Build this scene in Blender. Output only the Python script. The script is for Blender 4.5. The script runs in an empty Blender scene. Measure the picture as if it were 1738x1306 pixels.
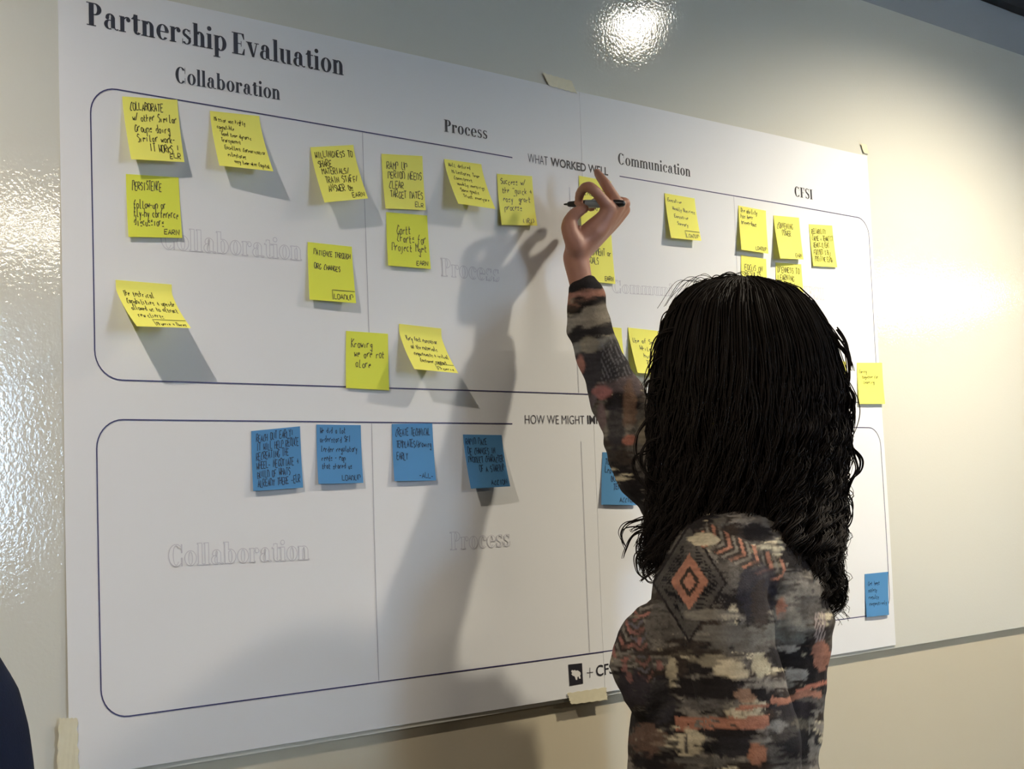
import bpy, math, random
import numpy as np
from mathutils import Vector, Matrix

random.seed(7)
rng = np.random.default_rng(11)
C = bpy.context.scene.collection
scn = bpy.context.scene

# ------------------------------------------------------------------ camera
F_PX, CX, CY = 2500.0, 869.0, 653.0
def nrm(v):
    v = np.array(v, float); return v / np.linalg.norm(v)
_r = nrm([2781, -97, -F_PX])
_w = nrm([-.038, 1, -(2781*.038+97)/F_PX]); _w = nrm(_w - _r*np.dot(_w, _r))
_y = np.cross(_w, _r)
RM = np.array([_r, _y, _w])                    # camera axes -> world axes (x along the wall, y into it, z up)
DIST = float(np.dot([0, 0, -2.143], _y))
CAM = np.array([0, -DIST, 1.42])
def ray(px, py): return RM @ np.array([px-CX, -(py-CY), -F_PX])
def wall(px, py, Y=0.0):
    d = ray(px, py); return CAM + d*((Y-CAM[1])/d[1])
def at(px, py, Z): return CAM + ray(px, py)*Z/F_PX      # point Z metres deep
AT = at
def proj(p):
    c = (np.asarray(p)-CAM) @ RM
    return CX-F_PX*c[..., 0]/c[..., 2], CY+F_PX*c[..., 1]/c[..., 2]

cd = bpy.data.cameras.new('camera'); cam = bpy.data.objects.new('camera', cd); C.objects.link(cam)
cd.sensor_width = 36; cd.lens = F_PX/1738*36; cd.clip_start = .05
M = Matrix.Identity(4)
for i in range(3):
    for j in range(3): M[i][j] = float(RM[i][j])
    M[i][3] = float(CAM[i])
cam.matrix_world = M
scn.camera = cam
scn.view_settings.view_transform = 'Standard'; scn.view_settings.look = 'None'
scn.view_settings.exposure = 0.08; scn.view_settings.gamma = 1; scn.view_settings.use_curve_mapping = False

wd = bpy.data.worlds.new('world'); scn.world = wd; wd.use_nodes = True
wd.node_tree.nodes['Background'].inputs[0].default_value = (.8, .87, 1, 1)
wd.node_tree.nodes['Background'].inputs[1].default_value = .02

# ------------------------------------------------------------------ lights
CEIL = 2.56
def spot(loc, energy, col, ang=130, blend=.45, rad=.03):
    l = bpy.data.lights.new('downlight_lamp', 'SPOT'); o = bpy.data.objects.new('downlight_lamp', l); C.objects.link(o)
    o.location = loc; l.energy = energy; l.color = col
    l.spot_size = math.radians(ang); l.spot_blend = blend; l.shadow_soft_size = rad
    return o
WARM = (1, .89, .70)
LAMPS = [((2.54, -.74, CEIL-.04), 128, (1, .88, .70), 150, .85, .03),
         ((-.05, -.74, CEIL-.04), 62, (1, .87, .74), 156, .6, .018),
         ((6.4, -1.0, CEIL-.05), 40, WARM, 125, .5, .03)]
for a in LAMPS: spot(*a)
def area(name, loc, rot, sx, sy, energy, col):
    l = bpy.data.lights.new(name, 'AREA'); o = bpy.data.objects.new(name, l); C.objects.link(o)
    o.location = loc; o.rotation_euler = rot; l.shape = 'RECTANGLE'; l.size = sx; l.size_y = sy; l.energy = energy; l.color = col
WINDOW = (3.5, -7.93, 1.8, 1.0, 1.2)      # daylight through the window behind the camera
area('window_daylight', (WINDOW[0], WINDOW[1], WINDOW[2]), (math.radians(90), 0, math.radians(180)), WINDOW[3], WINDOW[4], 880, (.46, .67, 1))
PANELS = [(2.25, -3.75, 1.2, .3, 62, (1, .88, .70)), (7.5, -3.3, 1.2, .6, 130, (1, .88, .68)), (4.4, -6.0, .6, 1.2, 30, (.8, .88, 1))]  # last entry is an added cool fill light, not a known ceiling panel
for px_, py_, sx_, sy_, e_, c_ in PANELS: area('ceiling_panel_light', (px_, py_, CEIL-.02), (0, 0, 0), sx_, sy_, e_, c_)

# ------------------------------------------------------------------ materials
def mat(name, col, rough=.6, spec=.5, metal=0, coat=0, noise=0, nscale=40, bump=0, bscale=60, dist=.002, col2=None, detail=4):
    m = bpy.data.materials.new(name); m.use_nodes = True; nt = m.node_tree; b = nt.nodes['Principled BSDF']
    b.inputs['Base Color'].default_value = (*col, 1); b.inputs['Roughness'].default_value = rough
    b.inputs['Metallic'].default_value = metal; b.inputs['Specular IOR Level'].default_value = spec
    b.inputs['Coat Weight'].default_value = coat; b.inputs['Coat Roughness'].default_value = .05
    tc = nt.nodes.new('ShaderNodeTexCoord')
    if noise:
        n = nt.nodes.new('ShaderNodeTexNoise'); n.inputs['Scale'].default_value = nscale; n.inputs['Detail'].default_value = detail
        nt.links.new(tc.outputs['Object'], n.inputs['Vector'])
        mx = nt.nodes.new('ShaderNodeMix'); mx.data_type = 'RGBA'
        c2 = col2 or tuple(c*(1-noise) for c in col)
        mx.inputs['A'].default_value = (*col, 1); mx.inputs['B'].default_value = (*c2, 1)
        nt.links.new(n.outputs['Fac'], mx.inputs['Factor']); nt.links.new(mx.outputs['Result'], b.inputs['Base Color'])
    if bump:
        n2 = nt.nodes.new('ShaderNodeTexNoise'); n2.inputs['Scale'].default_value = bscale; n2.inputs['Detail'].default_value = 2
        nt.links.new(tc.outputs['Object'], n2.inputs['Vector'])
        bp = nt.nodes.new('ShaderNodeBump'); bp.inputs['Strength'].default_value = bump; bp.inputs['Distance'].default_value = dist
        nt.links.new(n2.outputs['Fac'], bp.inputs['Height']); nt.links.new(bp.outputs['Normal'], b.inputs['Normal'])
    return m
def srgb(r, g, b):
    f = lambda c: ((c/255+.055)/1.055)**2.4 if c > 10 else c/255/12.92
    return (f(r), f(g), f(b))
MT = dict(
    board=mat('whiteboard_gloss', srgb(212, 212, 200), .045, .5, bump=.36, bscale=200, dist=.0005),
    lower=mat('lower_wall_paint', srgb(204, 195, 170), .32, .5, bump=.3, bscale=60, dist=.0006, noise=.06, nscale=3),
    upper=mat('upper_wall_paint', srgb(150, 151, 148), .7, .3, bump=.2, bscale=200, dist=.0003),
    dark=mat('dark_reveal', (.012, .012, .012), .6),
    wallp=mat('painted_wall', srgb(140, 138, 134), .8, .3, bump=.2, bscale=150, dist=.0004),
    ceil=mat('ceiling_tile', srgb(170, 170, 168), .9, .2, noise=.08, nscale=60),
    floor=mat('carpet', srgb(66, 64, 62), .95, .1, noise=.4, nscale=120, bump=.6, bscale=300),
    paper=mat('poster_paper', srgb(230, 233, 234), .75, .2, bump=.12, bscale=500, dist=.0002, noise=.02, nscale=6),
    ink=mat('print_ink', srgb(30, 28, 38), .5, .4, noise=.2, nscale=300),
    line=mat('frame_ink', srgb(48, 44, 92), .5, .4),
    grey=mat('grey_ink', srgb(168, 168, 178), .7, .2),
    ghost=mat('ghost_ink', srgb(200, 200, 207), .7, .2),
    capt=mat('caption_ink', srgb(78, 76, 84), .6, .3),
    tape=mat('masking_tape', srgb(224, 218, 188), .55, .4, noise=.12, nscale=120, bump=.4, bscale=250, dist=.0004),
    marker=mat('marker_ink', srgb(40, 42, 20), .5, .4),
    bmarker=mat('marker_ink_on_blue', srgb(14, 40, 66), .5, .4),
    skin=mat('skin', srgb(172, 122, 98), .5, .4, noise=.16, nscale=45, bump=.2, bscale=220, dist=.0006),
    hair=mat('dark_hair', srgb(34, 28, 24), .68, .15, noise=.5, nscale=30),
    navy=mat('navy_cloth', srgb(26, 33, 50), .9, .15, noise=.2, nscale=300, bump=.5, bscale=500, dist=.0008),
    trouser=mat('black_trouser_cloth', srgb(34, 33, 36), .9, .15, noise=.2, nscale=300),
    shoe=mat('black_leather', srgb(24, 22, 22), .4, .5),
    eye=mat('eye', srgb(225, 220, 212), .2, .5), iris=mat('iris', srgb(60, 38, 22), .2),
    penb=mat('pen_barrel_grey', srgb(140, 152, 154), .3, .5), pend=mat('pen_black_plastic', srgb(28, 28, 30), .35, .5),
    lens=mat('lamp_lens_glow', (1, .95, .85), .4), metal=mat('white_lamp_ring', srgb(225, 225, 222), .4, .5), white=mat('logo_white', srgb(226, 226, 222), .6))
_b = MT['lens'].node_tree.nodes['Principled BSDF']; _b.inputs['Emission Color'].default_value = (1, .93, .80, 1); _b.inputs['Emission Strength'].default_value = 70
def note_mat(name, col, col2):
    m = mat(name, col, .75, .15, noise=1, nscale=14, col2=col2, bump=.15, bscale=700, dist=.0002)
    nt = m.node_tree; b = nt.nodes['Principled BSDF']; out = nt.nodes['Material Output']
    tr = nt.nodes.new('ShaderNodeBsdfTranslucent'); tr.inputs[0].default_value = (*col, 1)
    mx = nt.nodes.new('ShaderNodeMixShader'); mx.inputs[0].default_value = .22
    nt.links.new(b.outputs[0], mx.inputs[1]); nt.links.new(tr.outputs[0], mx.inputs[2]); nt.links.new(mx.outputs[0], out.inputs[0])
    return m
MT['yellow'] = note_mat('yellow_note_paper', srgb(255, 252, 134), srgb(250, 247, 122))
MT['yellow2'] = note_mat('greenish_yellow_note_paper', srgb(244, 246, 100), srgb(238, 242, 92))
MT['blue'] = note_mat('blue_note_paper', srgb(98, 158, 206), srgb(90, 150, 198))

# ------------------------------------------------------------------ helpers
def tag(o, label=None, cat=None, group=None, kind=None):
    if label: o['label'] = label
    if cat: o['category'] = cat
    if group: o['group'] = group
    if kind: o['kind'] = kind
    return o
def mesh_obj(name, verts, faces, m, parent=None, smooth=False):
    me = bpy.data.meshes.new(name)
    me.from_pydata([tuple(map(float, v)) for v in verts], [], faces); me.update()
    if m: me.materials.append(m)
    if smooth: me.polygons.foreach_set('use_smooth', [True]*len(me.polygons))
    o = bpy.data.objects.new(name, me); C.objects.link(o)
    if parent: o.parent = parent
    return o
def empty(name, loc=(0, 0, 0)):
    o = bpy.data.objects.new(name, None); C.objects.link(o); o.location = loc; o.empty_display_size = .05
    return o
def adopt(o, root):      # parent o to root keeping world place
    o.parent = root; o.matrix_parent_inverse = Matrix.Translation(-Vector(root.location))
    return o
class MB:
    def __init__(s): s.v = []; s.f = []
    def add(s, vs, fs):
        k = len(s.v); s.v += [tuple(map(float, v)) for v in vs]; s.f += [tuple(i+k for i in f) for f in fs]
    def box(s, a, b):
        x0, y0, z0 = a; x1, y1, z1 = b
        s.add([(x0,y0,z0),(x1,y0,z0),(x1,y1,z0),(x0,y1,z0),(x0,y0,z1),(x1,y0,z1),(x1,y1,z1),(x0,y1,z1)],
              [(0,3,2,1),(4,5,6,7),(0,1,5,4),(1,2,6,5),(2,3,7,6),(3,0,4,7)])
    def tube(s, pts, rad, n=14, cap=True, squash=None):
        """tapered round limb through pts; hemispherical ends"""
        P = [np.array(p, float) for p in pts]; R = list(rad)
        # refine with Catmull-Rom
        Q = []; RR = []
        for i in range(len(P)-1):
            p0 = P[max(i-1, 0)]; p1 = P[i]; p2 = P[i+1]; p3 = P[min(i+2, len(P)-1)]
            for t in np.linspace(0, 1, 7)[:-1]:
                Q.append(.5*((2*p1)+(-p0+p2)*t+(2*p0-5*p1+4*p2-p3)*t*t+(-p0+3*p1-3*p2+p3)*t**3))
                tt = t*t*(3-2*t); RR.append(R[i]*(1-tt)+R[i+1]*tt)
        Q.append(P[-1]); RR.append(R[-1])
        d0 = nrm(Q[1]-Q[0]); d1 = nrm(Q[-1]-Q[-2])
        if cap:
            pre = [(Q[0]-d0*RR[0]*math.sin(a), RR[0]*math.cos(a)) for a in (1.45, 1.0, .5)]
            post = [(Q[-1]+d1*RR[-1]*math.sin(a), RR[-1]*math.cos(a)) for a in (.5, 1.0, 1.45)]
            Q = [p for p, r in pre]+Q+[p for p, r in post]; RR = [r for p, r in pre]+RR+[r for p, r in post]
        a = nrm(np.cross(d0, [0.3, .2, 1] if abs(d0[2]) < .9 else [1, .2, 0]))
        rings = []
        for i, (q, r) in enumerate(zip(Q, RR)):
            d = nrm(Q[min(i+1, len(Q)-1)]-Q[max(i-1, 0)]); a = nrm(a-d*np.dot(a, d)); b = np.cross(d, a)
            rings.append([q+r*(a*math.cos(t)+b*math.sin(t)) for t in np.linspace(0, 2*math.pi, n, endpoint=False)])
        s.loft(rings)
    def loft(s, rings):
        n = len(rings[0]); vs = [p for r in rings for p in r]; fs = []
        for i in range(len(rings)-1):
            for j in range(n):
                k = (j+1) % n; fs.append((i*n+j, i*n+k, (i+1)*n+k, (i+1)*n+j))
        fs.append(tuple(reversed(range(n)))); L = (len(rings)-1)*n; fs.append(tuple(L+j for j in range(n)))
        s.add(vs, fs)
    def ellipsoid(s, c, ax, nu=20, nv=12):
        """ax: 3 vectors"""
        c = np.array(c); A, B, D = [np.array(v) for v in ax]
        rings = []
        for i in range(1, nv):
            t = math.pi*i/nv
            rings.append([c+D*math.cos(t)+math.sin(t)*(A*math.cos(p)+B*math.sin(p)) for p in np.linspace(0, 2*math.pi, nu, endpoint=False)])
        s.loft(rings)
    def obj(s, name, m, parent=None, smooth=False): return mesh_obj(name, s.v, s.f, m, parent, smooth)
def remeshed(mb, name, m, voxel, smooth_it=4, disp=None):
    o = mb.obj(name+'_tmp', m)
    md = o.modifiers.new('r', 'REMESH'); md.mode = 'VOXEL'; md.voxel_size = voxel; md.use_smooth_shade = True
    if smooth_it:
        sm = o.modifiers.new('s', 'SMOOTH'); sm.factor = .5; sm.iterations = smooth_it
    dg = bpy.context.evaluated_depsgraph_get(); dg.update()
    me = bpy.data.meshes.new_from_object(o.evaluated_get(dg))
    me.name = name; me.materials.clear(); me.materials.append(m)
    bpy.data.objects.remove(o)
    me.polygons.foreach_set('use_smooth', [True]*len(me.polygons))
    if disp:
        n = len(me.vertices); co = np.empty(n*3); me.vertices.foreach_get('co', co); co = co.reshape(-1, 3)
        no = np.empty(n*3); me.vertices.foreach_get('normal', no); no = no.reshape(-1, 3)
        co = co+no*disp(co)[:, None]; me.vertices.foreach_set('co', co.ravel()); me.update()
    o2 = bpy.data.objects.new(name, me); C.objects.link(o2)
    return o2
# value noise in numpy
_perm = rng.integers(0, 1 << 30, 4096)
def _h(ix, iy, iz):
    k = (ix*73856093) ^ (iy*19349663) ^ (iz*83492791)
    return (_perm[k & 4095] & 65535)/65535.0
def vnoise(x, y, z=0.0):
    x = np.asarray(x, float); y = np.asarray(y, float); z = np.zeros_like(x)+z
    ix, iy, iz = (np.floor(v).astype(np.int64) for v in (x, y, z)); fx, fy, fz = x-ix, y-iy, z-iz
    fx, fy, fz = (f*f*(3-2*f) for f in (fx, fy, fz)); r = 0
    for a in (0, 1):
        for b in (0, 1):
            for c in (0, 1):
                r = r+_h(ix+a, iy+b, iz+c)*np.where(a, fx, 1-fx)*np.where(b, fy, 1-fy)*np.where(c, fz, 1-fz)
    return r

# ------------------------------------------------------------------ room
XL, XR_, YB = -3.2, 11.5, -8.0
def block(name, a, b, m):
    mb = MB(); mb.box(a, b); return tag(mb.obj(name, m), kind='structure')
block('floor', (XL-.1, YB-.1, -.1), (XR_+.1, .1, 0), MT['floor'])
block('ceiling', (XL-.1, YB-.1, CEIL), (XR_+.1, .1, CEIL+.1), MT['ceil'])
block('wall_left', (XL-.1, YB-.1, 0), (XL, .1, CEIL), MT['wallp'])
block('wall_right', (XR_, YB-.1, 0), (XR_+.1, .1, CEIL), MT['wallp'])
block('wall_back', (XL, YB-.1, 0), (XR_, YB, CEIL), MT['wallp'])
BT = 2.361; BB = 1.127
block('wall_front', (XL, .008, 0), (XR_, .12, BB+.01), MT['lower'])
tag(block('wall_front_upper', (XL, .008, BB+.01), (XR_, .12, CEIL), MT['upper']))
bpy.data.objects['wall_front_upper'].name = 'wall_front_top'
# glossy whiteboard panel run
mb = MB(); mb.box((XL, .0, BB), (XR_, .0079, BT))
wbd = mb.obj('whiteboard_panel', MT['board']); tag(wbd, kind='structure'); wbd.name = 'wall_whiteboard'
block('trim_1', (XL, -.018, 2.457), (XR_, .0079, 2.52), MT['dark'])
block('baseboard_front', (XL, -.006, 0), (XR_, .0079, .1), MT['dark'])
# recessed downlight fixtures
def ring_can(x, y):
    mb = MB(); n = 28; prof = [(.075, 0), (.078, -.006), (.062, -.008), (.055, -.002), (.055, 0)]
    rings = [[(x+r*math.cos(t), y+r*math.sin(t), CEIL-.0005+z) for t in np.linspace(0, 2*math.pi, n, endpoint=False)] for r, z in prof]
    vs = [p for r in rings for p in r]; fs = [(i*n+j, i*n+(j+1) % n, (i+1)*n+(j+1) % n, (i+1)*n+j) for i in range(len(prof)-1) for j in range(n)]
    mb.add(vs, fs); return mb
for (lx, ly, lz), *_ in LAMPS:
    lab = {2.54: 'round white recessed downlight right of the poster', -.05: 'round white recessed downlight left of the poster',
           6.4: 'round white recessed downlight far right, close to the board'}[lx]
    dl = tag(ring_can(lx, ly).obj('ceiling_downlight', MT['metal'], None, True), lab, 'ceiling light', 'recessed ceiling downlights')
    mb = MB(); mb.ellipsoid((lx, ly, CEIL-.002), ((.052, 0, 0), (0, .052, 0), (0, 0, .012)), 24, 8); mb.obj('lamp_lens', MT['lens'], dl, True)
wx, wy, wz, ww, wh = WINDOW
wf = MB()
for a, b in (((wx-ww/2-.06, wz-wh/2-.06), (wx-ww/2, wz+wh/2+.06)), ((wx+ww/2, wz-wh/2-.06), (wx+ww/2+.06, wz+wh/2+.06)), ((wx-ww/2, wz-wh/2-.06), (wx+ww/2, wz-wh/2)), ((wx-ww/2, wz+wh/2), (wx+ww/2, wz+wh/2+.06))):
    wf.box((a[0], YB, a[1]), (b[0], YB+.06, b[1]))
tag(wf.obj('window_1', MT['metal']), kind='structure')
for (ax, ay, sx_, sy_, *_), lab in zip(PANELS, ('white rectangular ceiling light frame behind the camera', 'white rectangular ceiling light frame far to the right', 'white rectangular frame around the added cool fill light near the back window')):
    mb = MB(); hx, hy = sx_/2, sy_/2
    for a, b in (((ax-hx-.04, ay-hy-.04), (ax-hx, ay+hy+.04)), ((ax+hx, ay-hy-.04), (ax+hx+.04, ay+hy+.04)), ((ax-hx, ay-hy-.04), (ax+hx, ay-hy)), ((ax-hx, ay+hy), (ax+hx, ay+hy+.04))):
        mb.box((*a, CEIL-.02), (*b, CEIL))
    tag(mb.obj('ceiling_panel_frame', MT['metal']), lab, 'ceiling light', 'rectangular ceiling panel lights')

# ------------------------------------------------------------------ poster
PX0, PX1, PZ0, PZ1 = .742, 2.362, 1.133, 2.0535
def paper_y(x, z):      # gentle waves of the taped paper
    x = np.asarray(x, float); z = np.asarray(z, float)
    return -(.0022+.0009*np.sin(x*7.1+z*3)+.0007*np.sin(z*11+x*2.3)+.0005*np.sin(x*17+1.7*z))
poster = empty('poster', (PX0, 0, PZ0))
tag(poster, 'large white printed workshop poster taped to the glossy whiteboard wall', 'poster')
def paper_sheet(x0, x1, dy, name, r=0):
    nx, nz = int((x1-x0)/.02)+1, 48
    X = np.linspace(x0, x1, nx); Z = np.linspace(PZ0, PZ1, nz)
    vs = []; fs = []
    for side in (0, 1):
        for x in X:
            for z in Z:
                y = float(paper_y(x, z))-dy+(.0003 if side else 0)
                if r and x > x1-.02 and z > PZ1-.02: pass
                vs.append((x, y, z))
    K = nx*nz
    for i in range(nx-1):
        for j in range(nz-1):
            a = i*nz+j; fs.append((a, a+nz, a+nz+1, a+1)); fs.append((K+a, K+a+1, K+a+nz+1, K+a+nz))
    for chain in ([i*nz for i in range(nx)], [i*nz+nz-1 for i in range(nx)], list(range(nz)), [(nx-1)*nz+j for j in range(nz)]):
        k0 = len(vs); vs += [vs[c] for c in chain]+[vs[K+c] for c in chain]; m_ = len(chain)
        for i in range(m_-1): fs.append((k0+i, k0+i+1, k0+m_+i+1, k0+m_+i))
    o = mesh_obj(name, vs, fs, MT['paper'], None, True); return adopt(o, poster)
SEAM = 1.5988
paper_sheet(PX0, SEAM+.006, 0, 'paper_sheet')
paper_sheet(SEAM-.004, PX1, .00035, 'paper_sheet')
LAY = .0005
def paper_pt(x, z, lift=LAY): return (x, float(paper_y(x, z))-lift, z)
def ribbon(mb, pts, w, fn, close=False):
    """flat line of width w through 2-D pts, mapped by fn(x,z)"""
    pts = [np.array(p, float) for p in pts]; n = len(pts); vs = []; fs = []
    if n < 2: return
    for i, p in enumerate(pts):
        a = pts[max(i-1, 0)] if not close else pts[i-1]; b = pts[min(i+1, n-1)] if not close else pts[(i+1) % n]
        d = b-a; L = np.hypot(*d) or 1; nn = np.array([-d[1], d[0]])/L*w/2
        q0 = p+nn; q1 = p-nn; vs += [fn(*q0), fn(*q1)]
    m = n if close else n-1
    for i in range(m):
        j = (i+1) % n; fs.append((2*i, 2*i+1, 2*j+1, 2*j))
    mb.add(vs, fs)
def fine(pts, step=.012):
    out = [pts[0]]
    for a, b in zip(pts, pts[1:]):
        L = math.dist(a, b); k = max(1, int(L/step))
        for i in range(1, k+1): out.append((a[0]+(b[0]-a[0])*i/k, a[1]+(b[1]-a[1])*i/k))
    return out
def frame(x0, x1, z0, z1, r, gap):
    def arc(cx, cz, a0, a1): return [(cx+r*math.cos(a), cz+r*math.sin(a)) for a in np.linspace(math.radians(a0), math.radians(a1), 10)]
    pts = [(gap[1], z1)]+arc(x1-r, z1-r, 90, 0)+arc(x1-r, z0+r, 0, -90)+arc(x0+r, z0+r, -90, -180)+arc(x0+r, z1-r, 180, 90)+[(gap[0], z1)]
    mb = MB(); ribbon(mb, fine(pts), .0016, paper_pt); return adopt(mb.obj('frame_line', MT['line']), poster)
g0 = wall(868, 268)[0]; g1 = wall(1050, 300)[0]
frame(.7805, 2.352, 1.582, 1.9305, .034, (g0, g1))
frame(.7815, 2.350, 1.193, 1.5355, .034, (wall(866, 719)[0], g1))
for X in (1.1745, 1.5655, 1.9565):
    for z0, z1 in ((1.195, 1.534 if X != 1.5655 else 1.51), (1.584, 1.929 if X != 1.5655 else 1.90)):
        mb = MB(); ribbon(mb, fine([(X, z0), (X, z1)]), .0008, paper_pt); adopt(mb.obj('column_line', MT['grey']), poster)

# ---- printed display letters: fat stems, hair serifs
def letters(text, grow=0.0, cond=1.0):
    """returns (list of polygons (each list of pts, quads strips ok), width) in units of cap height"""
    polys = []; cx = 0.0; g = grow
    W, H, XH = .19, .045, .68
    def rect(x0, z0, x1, z1): polys.append([(cx+x0-g, z0-g), (cx+x1+g, z0-g), (cx+x1+g, z1+g), (cx+x0-g, z1+g)])
    def ring(x, z, rx, rz, tx, tz, a0=0, a1=360, n=20):
        A = [math.radians(a) for a in np.linspace(a0, a1, n)]
        for p, q in zip(A, A[1:]):
            o = lambda a, e: (cx+x+(rx+e)*math.cos(a), z+(rz+e)*math.sin(a))
            i = lambda a, e: (cx+x+max(rx-tx-e, .004)*math.cos(a), z+max(rz-tz-e, .004)*math.sin(a))
            polys.append([o(p, g), o(q, g), i(q, g), i(p, g)])
    def gp(pts):
        mx = sum(p[0] for p in pts)/len(pts); mz = sum(p[1] for p in pts)/len(pts)
        polys.append([(x+g*(1 if x > mx else -1), z+g*(1 if z > mz else -1)) for x, z in pts])
    def serif(x, z, w=.30): rect(x-w/2, z, x+w/2, z+.04)
    def dot(x, z, r):
        polys.append([(cx+x+(r+g)*math.cos(a), z+(r+g)*math.sin(a)) for a in np.linspace(0, 2*math.pi, 14, endpoint=False)])
    for ch in text:
        if ch == ' ': cx += .22; continue
        if ch == 'P':
            rect(.09, 0, .31, 1); serif(.20, 0, .42); serif(.13, .96, .3); ring(.36, .74, .30, .26, .20, .05, -90, 90); rect(.2, .955, .36, 1); rect(.2, .48, .36, .525); a = .72
        elif ch == 'E':
            rect(.09, 0, .31, 1); serif(.17, 0, .34); serif(.17, .96, .34); rect(.3, 0, .62, .045); rect(.3, .955, .6, 1); rect(.3, .49, .48, .53)
            polys.append([(cx+.5, .0), (cx+.64+g, 0), (cx+.66+g, .30+g), (cx+.62-g, .30)]); polys.append([(cx+.48, 1), (cx+.60-g, .72), (cx+.64+g, .72), (cx+.62+g, 1)]); rect(.46, .38, .49, .64); a = .74
        elif ch == 'F':
            rect(.09, 0, .31, 1); serif(.20, 0, .42); serif(.17, .96, .34); rect(.3, .955, .6, 1); rect(.3, .49, .46, .53)
            polys.append([(cx+.48, 1), (cx+.58-g, .72), (cx+.62+g, .72), (cx+.62+g, 1)]); rect(.44, .38, .47, .64); a = .70
        elif ch == 'I': rect(.09, 0, .31, 1); serif(.20, 0, .40); serif(.20, .96, .40); a = .46
        elif ch == 'C':
            ring(.42, .5, .38, .52, .22, .05, 42, 318, 30); rect(.70, .62, .73, 1.0); rect(.70, 0, .73, .36); a = .84
        elif ch == 'S':
            ring(.33, .76, .27, .26, .15, .05, 30, 250, 18); ring(.33, .26, .29, .28, .17, .05, -155, 80, 20)
            gp([(cx+.08, .80), (cx+.12, .58), (cx+.56, .22), (cx+.60, .44)]); rect(.55, .68, .58, 1.0); rect(.05, .0, .08, .34); a = .70
        elif ch == 'l': rect(.07, 0, .07+W, 1.04); serif(.165, 0, .33); serif(.11, 1.0, .18); a = .36
        elif ch == 'i': rect(.07, 0, .07+W, XH); serif(.165, 0, .33); serif(.11, XH-.04, .18); dot(.165, .92, .11); a = .36
        elif ch in 'nmhru':
            if ch == 'u':
                rect(.07, .2, .07+W, XH); serif(.11, XH-.04, .18); ring(.30, .22, .235, .235, .19, .06, 180, 290, 14); rect(.42, 0, .42+W, XH); serif(.44, XH-.04, .18); serif(.60, 0, .16); a = .72
            else:
                top = 1.04 if ch == 'h' else XH
                rect(.07, 0, .07+W, top); serif(.165, 0, .32); serif(.11, top-.04, .18)
                if ch == 'r': ring(.40, XH-.2, .20, .21, .05, .06, 60, 170, 12); dot(.44, XH-.12, .10); a = .56
                else:
                    k = 2 if ch == 'm' else 1
                    for q in range(k):
                        ox = .35*q
                        ring(.36+ox, XH-.24, .235, .25, .19, .06, 0, 150, 14); rect(.405+ox, 0, .405+W+ox, XH-.22); serif(.50+ox, 0, .30)
                    a = .68 + (.35 if ch == 'm' else 0)
        elif ch == 'p':
            rect(.07, -.32, .07+W, XH); serif(.165, -.32, .34); serif(.11, XH-.04, .18); ring(.36, XH/2, .30, XH/2+.01, .2, .05, -130, 130, 22); a = .72
        elif ch == 'b':
            rect(.07, .02, .07+W, 1.04); serif(.11, 1.0, .18); ring(.36, XH/2, .30, XH/2+.01, .2, .05, -150, 130, 22); a = .72
        elif ch == 'o': ring(.34, XH/2, .30, XH/2+.015, .19, .045, 0, 360, 30); a = .69
        elif ch == 'e': ring(.34, XH/2, .30, XH/2+.015, .19, .045, 8, 318, 26); rect(.2, .34, .62, .38); a = .66
        elif ch == 'c': ring(.34, XH/2, .30, XH/2+.015, .19, .045, 50, 318, 24); dot(.50, XH-.17, .09); a = .62
        elif ch == 's':
            ring(.27, XH-.175, .20, .19, .12, .045, 30, 250, 14); ring(.27, .18, .22, .195, .13, .045, -155, 80, 14)
            gp([(cx+.08, .56), (cx+.11, .40), (cx+.46, .14), (cx+.49, .30)]); rect(.42, XH-.19, .45, XH); rect(.06, 0, .09, .22); a = .55
        elif ch == 'a':
            rect(.36, .06, .36+W, XH-.15); ring(.33, XH-.2, .22, .21, .17, .05, 0, 160, 14); dot(.20, XH-.19, .085)
            ring(.29, .20, .24, .215, .17, .045, 80, 300, 16); rect(.28, .37, .45, .41); ring(.62, .13, .12, .14, .05, .05, 180, 320, 8); a = .72
        elif ch == 't':
            rect(.12, .15, .12+W, .86); rect(.02, XH-.045, .44, XH); ring(.30, .17, .18, .185, .16, .06, 180, 330, 10); gp([(cx+.04, XH-.02), (cx+.2, .9), (cx+.2, XH-.02)]); a = .47
        elif ch == 'v':
            polys.append([(cx+.04-g, XH+g), (cx+.26+g, XH+g), (cx+.42+g, 0-g), (cx+.30-g, -g)]); polys.append([(cx+.53, XH+g), (cx+.58+g, XH+g), (cx+.40+g, -g), (cx+.34-g, -g)])
            serif(.15, XH-.04, .32); serif(.55, XH-.04, .24); a = .66
        cx += a
    return polys, cx
def place_poly(polys, total, p0, p1, caph, m, name, lift=LAY, lab=None):
    x0, z0 = p0; x1, z1 = p1; mb = MB(); L = x1-x0
    for pl in polys:
        mb.add([paper_pt(x0+p[0]/total*L, z0+(z1-z0)*p[0]/total+p[1]*caph, lift) for p in pl], [tuple(range(len(pl)))])
    o = mb.obj(name, m)
    return adopt(o, poster)
def printed(text, a, b, cap_px, name='printed_heading'):
    A = wall(*a); B = wall(*b); T = wall(a[0], a[1]-cap_px)
    pl, w = letters(text); place_poly(pl, w, (A[0], A[2]), (B[0], B[2]), T[2]-A[2], MT['ink'], name)
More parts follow.
